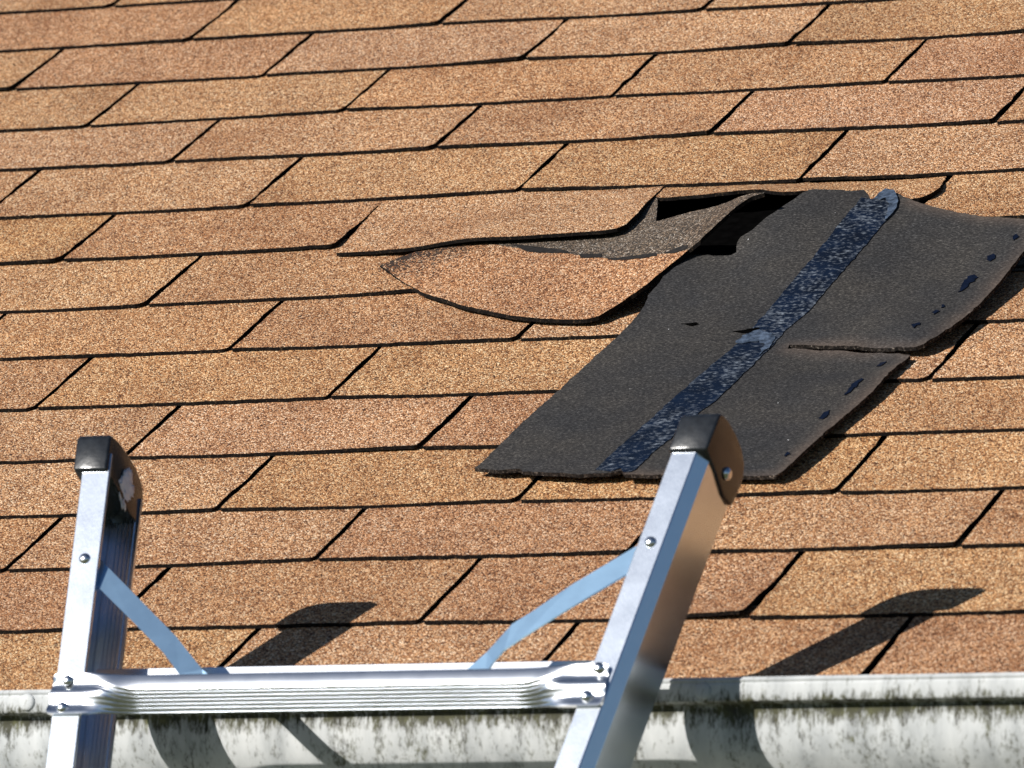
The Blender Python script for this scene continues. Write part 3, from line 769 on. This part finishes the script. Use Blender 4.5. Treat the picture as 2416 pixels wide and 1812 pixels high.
capL = end_cap(0.8395, 0.8715, -0.1075, 0.176)
capR = end_cap(1.3895, 1.4240, 0.1785, 0.177)
capL['label'] = 'black end cap dusted with snow on its side'
dome('cap_bolt', lad(1.4246, 0.178, -0.041), Vector((1, 0, 0)), 0.0058, 0.004, M_RIVET, ladder)

def rung(x_start, x_end, drop=0.0, name='rung'):
    body = [(-0.0100, -0.0185), (-0.002, -0.0188), (-0.0003, -0.0196), (0.0003, -0.0215), (0.0010, -0.0322)]
    k = 6
    for i in range(k):
        q = 0.0160 / k
        a = -0.0333 - q * i
        for f, gr in ((0.0, 0.0), (0.55, 0.0), (0.70, 0.0011), (0.88, 0.0011)):
            z = a - q * f
            body.append((0.0008 + (z + 0.0333) * 0.75 - gr * 0.5, z))
    body += [(-0.0112, -0.0495), (-0.0122, -0.0502), (-0.0130, -0.0480)]
    n = len(body)
    nf = n - 2
    flat = [(0.0004, -0.0190)]
    for i in range(nf):
        t = i / (nf - 1)
        bow = 0.0011 * math.cos(t * 4 * math.pi)
        flat.append((0.0031 + bow, -0.0190 - 0.0375 * t))
    flat.append((0.0004, -0.0565))
    xs_ = []
    for a, m_ in ((0.0, 0), (0.0012, 0), (0.004, 0), (0.027, 0), (0.033, 0.03), (0.040, 0.16), (0.047, 0.38), (0.054, 0.62), (0.062, 0.83), (0.071, 0.95), (0.080, 1.0)):
        xs_.append((x_start + a, m_, a))
    right = [(x_end - a, m_, a) for (_, m_, a) in xs_][::-1]
    mids = [(x_start + 0.08 + (x_end - x_start - 0.16) * i / 8, 1.0, 1) for i in range(1, 8)]
    secs = []
    for x, m_, a in xs_ + mids + right:
        sec = []
        dent = math.sin(math.pi * m_) if 0 < m_ < 1 else 0
        for i in range(n):
            fb, fl_ = body[i], flat[i]
            t = i / (n - 1)
            d = fl_[0] * (1 - m_) + fb[0] * m_ + dent * 0.0045 * math.sin(math.pi * t)
            u = fl_[1] * (1 - m_) + fb[1] * m_
            if a < 0.003:
                u = -0.0375 + (u + 0.0375) * (0.84 if a == 0 else 0.95)
            sec.append(lad(x, u - drop, d))
        secs.append(sec)
    o = loft(name, secs, M_RUNG, ladder, smooth=True)
    m = o.modifiers.new('edges', 'EDGE_SPLIT'); m.split_angle = math.radians(24)
    return o
rung(0.8675, 1.3735)
for i in range(1, 8):                        # the lower rungs, below the picture
    rung(xl(-0.4) + 0.001, xr(-0.4) + 0.0215, 0.16 + 0.30 * i)
for x, u, d in ((0.8687, 0.0916, 0.0), (1.3878, 0.0936, 0.0), (0.8812, -0.0255, 0.0036), (0.8818, -0.0506, 0.0036), (1.3649, -0.0225, 0.0036), (1.3587, -0.0479, 0.0036)):
    dome('rivet', lad(x, u, d), LN, 0.0050, 0.0034, M_RIVET, ladder)

def brace(up, lo):
    secs = []
    for (a, b2) in zip(up, lo):
        A, Bq = lad(*a), lad(*b2)
        secs.append([A, Bq, Bq - LN * 0.0022, A - LN * 0.0022])
    return loft('corner_brace', secs, M_BRACE, ladder)
brace([(0.8688, 0.1041, -0.0095), (0.8794, 0.0946, -0.0095), (0.9234, 0.0574, -0.0095), (0.9661, 0.0212, -0.0095), (0.9979, -0.0106, -0.0095), (1.0285, -0.033, -0.0105), (1.036, -0.0365, -0.0115)],
      [(0.8732, 0.0762, -0.0045), (0.8845, 0.0671, -0.0045), (0.9229, 0.0352, -0.0045), (0.9604, 0.0035, -0.0045), (0.9801, -0.0172, -0.0045), (1.005, -0.0345, -0.0085), (1.018, -0.039, -0.011)])
brace([(1.3806, 0.1015, -0.0095), (1.3721, 0.0961, -0.0095), (1.3211, 0.062, -0.0095), (1.2879, 0.0363, -0.0095), (1.2733, 0.026, -0.0095), (1.2557, 0.0008, -0.0095), (1.2413, -0.0146, -0.0095), (1.238, -0.0293, -0.0095)],
      [(1.3757, 0.0712, -0.0045), (1.3669, 0.0655, -0.0045), (1.3183, 0.033, -0.0045), (1.2866, 0.0104, -0.0045), (1.2733, 0.0, -0.0045), (1.2656, -0.0112, -0.0045), (1.2614, -0.0217, -0.0045), (1.2601, -0.0365, -0.0045)])
# rear bar of the rung pair, set on the back flanges
def rear_bar(x0, x1, u0, u1):
    p = [(-0.0540, u0), (-0.0540, u1 - 0.0008), (-0.0548, u1), (-0.0572, u1), (-0.0572, u0)]
    return loft('rear_bar', [[lad(x, u, d) for d, u in p] for x in (x0, x1)], M_RUNG, ladder)
rear_bar(0.872, 1.360, 0.0055, 0.0150)

# ------------------------------------------------------------------ snow left on the left end cap
sb = bmesh.new()
bmesh.ops.create_icosphere(sb, subdivisions=4, radius=1.0)
sr = random.Random(3)
from mathutils import noise as mnoise
for v in sb.verts:
    p = v.co.copy()
    k = 1 + 0.55 * mnoise.noise(p * 1.7 + Vector((2.3, 0, 1.1))) + 0.38 * mnoise.noise(p * 4.1) + 0.2 * mnoise.noise(p * 9)
    v.co = Vector((p.x * 0.0022 * (0.6 + 0.8 * abs(mnoise.noise(p * 6))), p.y * 0.0120 * k, p.z * 0.0145 * k))
me = bpy.data.meshes.new('snow_clump')
sb.to_mesh(me); sb.free()
me.materials.append(M_SNOW)
for p in me.polygons: p.use_smooth = True
snow = link('snow_clump', me)
snow.location = lad(0.8710, 0.1775, -0.037)
tag(snow, 'small clump of snow stuck to the side of the left ladder cap', 'snow')
